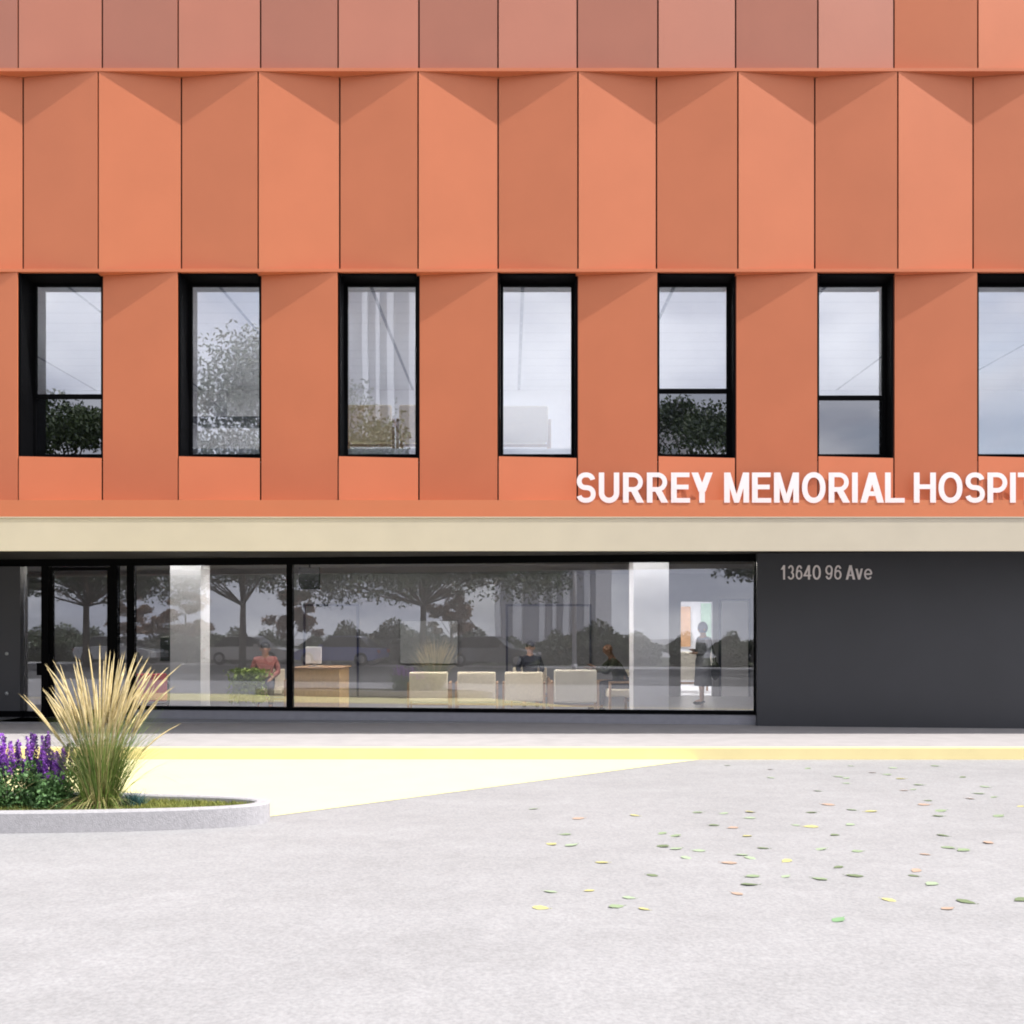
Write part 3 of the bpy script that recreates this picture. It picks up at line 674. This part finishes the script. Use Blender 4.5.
for _ in range(1150):
    az = rg.uniform(0, 6.283); r = rg.uniform(0, .13); ln_ = abs(rg.gauss(.0, .25)); L = rg.uniform(.45, 1.02)
    blade(m if rg.random() < .8 else md, (math.cos(az) * r, math.sin(az) * r, 0), az + rg.gauss(0, .3), ln_, L, rg.uniform(.003, .006), rg.uniform(.05, .5))
for _ in range(150):     # low arching blades
    az = rg.uniform(0, 6.283); r = rg.uniform(0.03, .13)
    blade(md if rg.random() < .55 else m, (math.cos(az) * r, math.sin(az) * r, 0), az, rg.uniform(.3, .75), rg.uniform(.28, .52), rg.uniform(.003, .005), rg.uniform(1.2, 2.4), 9)
for k in range(16):
    az = rg.uniform(-1.0, .9) + (math.pi if k % 3 == 0 else 0); blade(md, (math.cos(az) * .1, math.sin(az) * .05, 0), az, rg.uniform(.35, .7), rg.uniform(.7, .95), .0028, rg.uniform(.7, 1.2), 12)
m.build('green_blades', M_gr, G); md.build('dry_blades', M_gr_dry, G)
for k in range(97):
    az = rg.uniform(0, 6.283); lean = rg.triangular(0.0, .54, .15); L = rg.uniform(1.08, 1.50) * (1 - .28 * (lean / .72) ** 2) * (.97 if math.sin(az) < 0 else 1)
    st_ = MB(); r = rg.uniform(0, .07)
    pts = blade(st_, (math.cos(az) * r, math.sin(az) * r, 0), az, lean, L, .0022, rg.uniform(.02, .20), 12, .6)
    # the feathery head: short hairs along the last third
    n0 = 7
    st_.tube([pts[i] for i in range(n0, 13)], [.002, .006, .0085, .008, .006, .0015], 5)
    for i in range(n0, 12):
        for q in range(14):
            c = pts[i].lerp(pts[i + 1], rg.random()); dd = (pts[i + 1] - pts[i]).normalized()
            o2_ = Vector((rg.gauss(0, 1), rg.gauss(0, 1), rg.gauss(0, 1))); o2_ = (o2_ - dd * o2_.dot(dd)).normalized()
            tip = c + dd * .045 + o2_ * .011 * (1.2 - (i - n0) / 6); sd_ = dd.cross(o2_) * .0022
            st_.add([c - sd_, c + sd_, tip], [(0, 1, 2)])
    st_.build('seed_plume', M_plume, G)

# purple salvia
M_sal = mat('salvia_leaf', (.06, .15, .045), .6, col2=(.16, .30, .10), scale=20)
M_pur = mat('salvia_flower', (.20, .05, .42), .6, col2=(.50, .17, .75), scale=25)
M_purd = mat('deep_salvia_flower', (.05, .012, .12), .6, col2=(.12, .03, .24), scale=25)
def salvia(label, loc, seed, H, nsp, sprd):
    rs = random.Random(seed); t = thing('purple_salvia', label, 'flowering plant', loc, 0, 'purple salvia plants at the left end of the planter')
    f = MB()
    leaves(f, [(rs.gauss(0, sprd * .6), rs.gauss(0, .10), rs.uniform(0, 1) ** 1.2 * H * .62) for _ in range(2600)], .021, rnd=rs)
    sp = []
    for k in range(nsp):
        bx, by = rs.gauss(0, sprd * .45), rs.gauss(0, .06); tx, ty = bx + rs.gauss(0, sprd * .45), by + rs.gauss(0, .07); h = H * rs.uniform(.62, 1.0)
        f.tube([(bx, by, 0), ((bx + tx) / 2, (by + ty) / 2, h * .5), (tx, ty, h * .72)], .003, 4); sp.append((Vector(((bx + tx) / 2, (by + ty) / 2, h * .5)), Vector((tx, ty, h))))
    f.build('foliage', M_sal, t)
    for a, b in sp:
        q = MB(); d_ = b - a
        q.tube([a, b], .003, 4)
        for i in range(90):
            u_ = .25 + .75 * i / 90; c = a + d_ * u_; an = rs.uniform(0, 6.28); rr = .022 * (1.15 - u_ * .75)
            leaves(q, [c + Vector((math.cos(an) * rr, math.sin(an) * rr, 0))], .016, rnd=rs)
        q.build('flower_spike', M_pur if rs.random() < .7 else M_purd, t)
salvia('tall purple salvia at the left edge of the photo, brightest flowers', (-4.72, 9.10, -.02), 1, .70, 34, .20)
salvia('purple salvia in the middle of the flower group, upright light spikes', (-4.40, 9.25, -.02), 2, .68, 24, .17)
salvia('lower purple salvia with dark spikes, closest to the feather grass', (-4.15, 9.12, -.02), 4, .56, 22, .13)
M_fes = mat('blue_fescue', (.015, .06, .06), .6, col2=(.04, .13, .13), scale=14)
for (x, y, lab) in ((-3.98, 9.22, 'low blue green grass tuft left of the feather grass'), (-3.48, 9.20, 'low blue green grass tuft right of the feather grass')):
    t = thing('fescue_tuft', lab, 'grass tuft', (x, y, -.02)); f = MB(); rs = random.Random(int(x * 100))
    for _ in range(420): az = rs.uniform(0, 6.28); blade(f, (rs.gauss(0, .05), rs.gauss(0, .04), 0), az, rs.uniform(.1, 1.0), rs.uniform(.08, .2), .003, rs.uniform(.1, .8), 5)
    f.build('blades', M_fes, t)

# ------------------------------------------------------------------ fallen leaves on the road
LC = {'g': mat('leaf_green', (.34, .43, .28), .6, .2, 30), 'G': mat('leaf_bright_green', (.20, .36, .18), .6, .1, 30), 'd': mat('leaf_dull_green', (.26, .34, .20), .6, .3, 30),
      'D': mat('leaf_dark_green', (.16, .21, .11), .6, .3, 30), 'y': mat('leaf_yellow', (.52, .49, .20), .6, .2, 30), 'r': mat('leaf_brown', (.45, .32, .24), .6, .2, 30)}
LN = {'g': ('pale green leaf fallen on the pale asphalt', 'pale green leaves on the asphalt'), 'G': ('bright green leaf, the nearest fallen leaf to the camera', None), 'd': ('dull green leaf fallen on the pale asphalt', 'dull green leaves on the asphalt'),
      'D': ('dark green leaf fallen on the pale asphalt', 'dark green leaves on the asphalt'), 'y': ('yellow leaf fallen on the pale asphalt', 'yellow leaves on the asphalt'), 'r': ('reddish brown leaf fallen on the pale asphalt', 'reddish brown leaves on the asphalt')}
def leaf_mesh(c, seed):
    rs = random.Random(seed); n = 9; vs = []; cur = rs.uniform(.03, .18)
    for i in range(n):
        u_ = i / (n - 1); w_ = math.sin(math.pi * u_ ** .8) * .30 * (1 + .12 * math.sin(i * 2.4 + seed))
        x = u_ - .5; zc = cur * (x * x) * .5 + .02
        vs += [(x, -w_, zc + w_ * .08), (x, 0, zc), (x, w_, zc + w_ * .06)]
    fs = []
    for i in range(n - 1):
        a = 3 * i; fs += [(a, a + 3, a + 4, a + 1), (a + 1, a + 4, a + 5, a + 2)]
    m = MB().add(vs, fs, True); m.tube([(.5, 0, cur * .125 + .02), (.62, .02, .05)], .012, 4)
    return m.mesh('fallen_leaf', LC[c])
LM = {c: [leaf_mesh(c, k) for k in range(3)] for c in LC}
LP = [(445,50,'g'),(529,58,'r'),(529,74,'g'),(601,56,'d'),(686,51,'g'),(661,72,'g'),(677,75,'g'),(676,85,'g'),(768,55,'g'),(784,76,'y'),(727,64,'r'),(756,68,'g'),(851,51,'d'),(904,73,'D'),(819,88,'d'),(790,99,'r'),(808,97,'g'),(948,92,'g'),(935,105,'g'),(918,115,'r'),(965,112,'d'),(836,119,'D'),(829,127,'r'),(621,100,'d'),(641,127,'r'),(688,137,'d'),(609,142,'D'),(491,141,'y'),(488,153,'g'),(437,144,'g'),(386,142,'d'),(264,148,'y'),(154,154,'r'),(66,135,'g'),(418,167,'D'),(455,172,'r'),(578,167,'g'),(607,170,'y'),(684,166,'g'),(862,139,'d'),(857,149,'D'),(975,149,'d'),(127,185,'d'),(100,204,'y'),(140,206,'g'),(317,183,'d'),(341,188,'d'),(316,208,'D'),(345,213,'g'),(388,217,'g'),(365,231,'g'),(483,188,'y'),(515,212,'D'),(488,231,'g'),(472,225,'g'),(627,214,'g'),(654,186,'D'),(699,218,'d'),(724,140,'y'),(866,187,'D'),(876,211,'d'),(905,216,'d'),(955,201,'r'),(831,224,'r'),(200,240,'y'),(447,241,'r'),(560,237,'y'),(559,267,'g'),(661,249,'D'),(692,266,'D'),(624,272,'d'),(813,256,'r'),(809,266,'D'),(843,282,'g'),(297,265,'D'),(493,267,'d'),(488,283,'D'),(463,301,'r'),(174,295,'y'),(98,297,'g'),(253,309,'g'),(228,326,'d'),(80,329,'y'),(282,331,'y'),(759,313,'y'),(662,352,'G'),(875,330,'r'),(911,317,'D'),(1020,313,'D'),(1018,130,'y')]
rl = random.Random(5)
for (zx, zy, c) in LP:
    px, py = 500 + zx / 1.954, 740 + zy / 1.954; dd = 1750 / (py - 630)
    o = bpy.data.objects.new('fallen_leaf', rl.choice(LM[c])); COL.objects.link(o)
    o.location = ((px - 510) * dd / 1000, dd, -.149); s = rl.uniform(.085, .145); o.scale = (s, s, s)
    o.rotation_euler = (rl.gauss(0, .05), rl.gauss(0, .05), rl.uniform(-.9, .9) + (math.pi if rl.random() < .5 else 0))
    z_ = ', close to the yellow kerb' if py < 797 else (', in the middle of the scatter' if py < 850 else ', at the near edge of the scatter')
    tag(o, LN[c][0] + (z_ if LN[c][1] else ''), 'leaf', LN[c][1] + z_ if LN[c][1] else None)

# ------------------------------------------------------------------ across the street (what the glass mirrors)
def tree(loc, H, cr, seed, m=M_leaf, label='', group=None, clear=3.6, trunk=.17, nclump=46, nl=520, name='street_tree', ls=.10, zf=1):
    rs = random.Random(seed); t = thing(name, label, 'tree', loc, 0, group)
    tr = MB(); tr.tube([(0, 0, 0), (rs.gauss(0, .05), 0, clear), (rs.gauss(0, .2), rs.gauss(0, .2), H * .75)], [trunk, trunk * .75, trunk * .2], 10)
    fo = MB(); cz = (H + clear) / 2; rz_ = (H - clear) / 2
    for i in range(nclump):
        zn = rs.uniform(0, 1) ** 1.25; rr = cr * math.sqrt(max(.05, 1 - zn * zn)) * rs.uniform(.15, 1) ** .6; an = rs.uniform(0, 6.283)
        c = Vector((math.cos(an) * rr, math.sin(an) * rr, clear + .45 + zn * (H - clear - .8) - .5 * (1 - zn) * rr / cr)); q = rs.uniform(.5, 1.0) * cr * .30
        if i % 2 == 0:
            z0 = max(clear * .8, c.z - .9 * rr - .4); z0 = min(z0, H * .7); tr.tube([(0, 0, z0), tuple(Vector((c.x * .5, c.y * .5, (z0 + c.z) / 2 + .15))), tuple(c)], [trunk * .32, trunk * .18, .012], 5)
        leaves(fo, [(c.x + cg(rs, q * .6), c.y + cg(rs, q * .6), c.z + cg(rs, q * .36)) for _ in range(nl)], ls, rnd=rs)
    tr.build('trunk', M_trunk, t); fo.build('crown', m, t); return t
g1 = 'street trees mirrored in the glass'
tree((-9.8, -9.5, -.15), 13.9, 6.3, 21, label='tallest street tree, mirrored in the second and third upper windows', group=g1, nclump=105)
tree((-18.2, -8.5, -.15), 11.2, 4.6, 22, label='street tree mirrored in the lower pane of the first upper window', group=g1, nclump=56)
tree((7.4, -8.8, -.15), 11.4, 4.9, 23, label='street tree mirrored in the lower pane of the fifth upper window', group=g1, nclump=56)
tree((-26.0, -8.0, -.15), 10.5, 4.8, 24, label='street tree mirrored in the glass of the entrance door', group=g1, nclump=60)
g2 = 'small copper leaved trees mirrored in the storefront'
for k, (x, lab) in enumerate(((-27.0, 'small copper tree mirrored in the entrance door'), (-24.0, 'small copper tree mirrored beside the red armchair'), (-18.0, 'small copper tree mirrored at the storefront mullion'), (-9.6, 'small copper tree mirrored above the row of chairs'))):
    tree((x, -13.5, -.15), 4.0, 1.5, 40 + k, M_leaf_r, lab, g2, 1.5, .07, 22, 220, 'copper_tree', .09)
# clipped shrub row: one made, others copied
rs = random.Random(77); sh = thing('round_shrub', 'round dark shrub in the row mirrored in the storefront', 'shrub', (0, 0, 0), 0, 'round shrubs mirrored in the storefront')
fo = MB(); pts = []
for _ in range(4200):
    u_ = Vector((rs.gauss(0, 1), rs.gauss(0, 1), rs.gauss(0, 1))).normalized() * rs.uniform(.75, 1.04); q = 1 + .22 * math.sin(u_.x * 5 + 1) * math.cos(u_.y * 4) + .15 * math.sin(u_.z * 7); pts.append((u_.x * 1.35 * q, u_.y * 1.0 * q, .82 + u_.z * .92 * q))
leaves(fo, pts, .10, rnd=rs); fo.build('crown', M_shrub, sh); MB().tube([(0, 0, 0), (0, 0, .8)], [.08, .05], 8).build('stem', M_trunk, sh)
for k in range(23):
    o = sh if k == 0 else copy_tree(sh)
    o.location = (-37 + k * 2.15 + rs.uniform(-.4, .4), -15.5 + rs.uniform(-.5, .5), -.15); s = rs.uniform(.75, 1.15); o.scale = (s * rs.uniform(.9, 1.35), s, s * rs.uniform(.85, 1.1)); o.rotation_euler = (0, 0, rs.uniform(0, 6))
# lamp pole
t = thing('lamp_post', 'pale grey lamp post mirrored in the storefront above the seated man', 'lamp post', (-2.8, -9.3, -.15))
MB().tube([(0, 0, 0), (0, 0, 8)], [.10, .08], 12).build('pole', M_white, t)
MB().tube([(0, 0, 7.9), (0, -1.0, 8.1)], .04).box(-.12, .12, -1.7, -1.0, 8.05, 8.17).build('lamp_head', M_board, t)
MB().tube([(0, 0, 0), (0, 0, .25)], .13, 12).build('base', M_white, t)
# parked cars
M_tyre = mat('tyre', (.02, .02, .02), .8); M_rim = mat('rim', (.5, .5, .5), .3, metal=.8)
M_tail = mat('tail_lamp', (.4, .01, .01), .2); M_head = mat('head_lamp', (.7, .7, .7), .1)
def car(label, loc, rz, paint):
    t = thing('parked_car', label, 'car', loc, rz, 'parked cars mirrored in the storefront')
    def loft(prof_fn, name, m, bev):
        q = MB(); prof, hw0, hw1, z0, z1 = prof_fn; n = len(prof); vs = []
        for sy in (-1, 1):
            for x, z in prof: vs.append((x, sy * (hw0 + (hw1 - hw0) * (z - z0) / (z1 - z0)), z))
        fs = [tuple(range(n)), tuple(range(2 * n - 1, n - 1, -1))] + [(i, n + i, n + (i + 1) % n, (i + 1) % n) for i in range(n)]
        q.add(vs, fs); return q.build(name, m, t, bev)
    loft(([(-2.2, .35), (-2.25, .6), (-2.15, .88), (-1.2, .93), (.9, .92), (1.9, .78), (2.22, .62), (2.25, .35), (1.9, .25), (-1.9, .25)], .88, .84, .25, .93), 'body', paint, .05)
    loft(([(-1.75, .92), (-1.25, 1.38), (-.9, 1.43), (.25, 1.43), (.95, .93)], .80, .62, .92, 1.43), 'windows', M_screen, .02)
    loft(([(-1.25, 1.39), (-.9, 1.45), (.22, 1.45), (.36, 1.38), (-.6, 1.40)], .64, .60, 1.38, 1.45), 'roof', paint, .01)
    for sx in (-1.38, 1.38):
        for sy in (-1, 1):
            wlo = MB().tube([(sx, sy * .68, .33), (sx, sy * .89, .33)], .33, 20).build('wheel', M_tyre, t)
            MB().tube([(sx, sy * .885, .33), (sx, sy * .90, .33)], .2, 14).build('rim', M_rim, wlo)
    for sy in (-1, 1):
        MB().box(-2.27, -2.18, sy * .68 - .13, sy * .68 + .13, .62, .8).build('tail_light', M_tail, t, .02)
        MB().box(2.1, 2.26, sy * .66 - .14, sy * .66 + .14, .55, .68).build('headlight', M_head, t, .02)
        MB().box(.55, .75, sy * .95 - .08, sy * .95 + .08, .92, 1.05).build('wing_mirror', paint, t, .02)
P = lambda n, c: mat(n, c, .25, .02, coat=.8)
car('silver parked car mirrored in the entrance door', (-27.0, -12.3, -.15), 0, P('silver_paint', (.45, .46, .48)))
car('pale parked car mirrored left of the storefront mullion', (-19.6, -12.3, -.15), 0, P('beige_paint', (.5, .48, .44)))
car('blue parked car mirrored above the reception desk', (-14.9, -12.3, -.15), math.pi, P('blue_paint', (.05, .07, .42)))
car('dark grey parked car mirrored behind the seated man in navy', (-7.2, -12.3, -.15), 0, P('grey_paint', (.12, .13, .15)))
# pale buildings opposite
def block(label, x0, x1, y1, H, m, fins=False):
    t = thing('opposite_building', label, 'building', ((x0 + x1) / 2, y1, -.15)); wd = (x1 - x0) / 2
    MB().box(-wd, wd, -14, 0, 0, H).build('walls', m, t)
    MB().box(-wd - .2, wd + .2, -14.2, .2, H, H + .4).build('roof', M_board, t)
    k = 0; z = 2.0
    if fins:
        for x, w_ in ((-4.6, .5), (-2.6, .9), (-.2, .5), (1.0, .35), (2.2, .6), (4.2, .5)): MB().box(x - w_ / 2, x + w_ / 2, .003, .5, 0, H - .02).build('fin', M_white, t)
    while z < H - 2 and k < 60 and not fins:
        x = -wd + 1.2
        while x < wd - 2.2:
            f = MB().box(x, x + 1.5, -.0, .03, z, z + 1.7).build('window', M_white, t); MB().box(x + .1, x + 1.4, .03, .04, z + .1, z + 1.6).build('pane', M_board, f); x += 3.4; k += 1
        z += 3.3
M_pale = mat('pale_render', (.62, .60, .60), .8, .03)
block('pale tower mirrored in the third upper window and storefront', -18.5, -8.5, -62, 42, mat('grey_render', (.40, .40, .43), .8), True)
block('pale block mirrored beside the white column', 8, 15, -50, 20, M_pale)
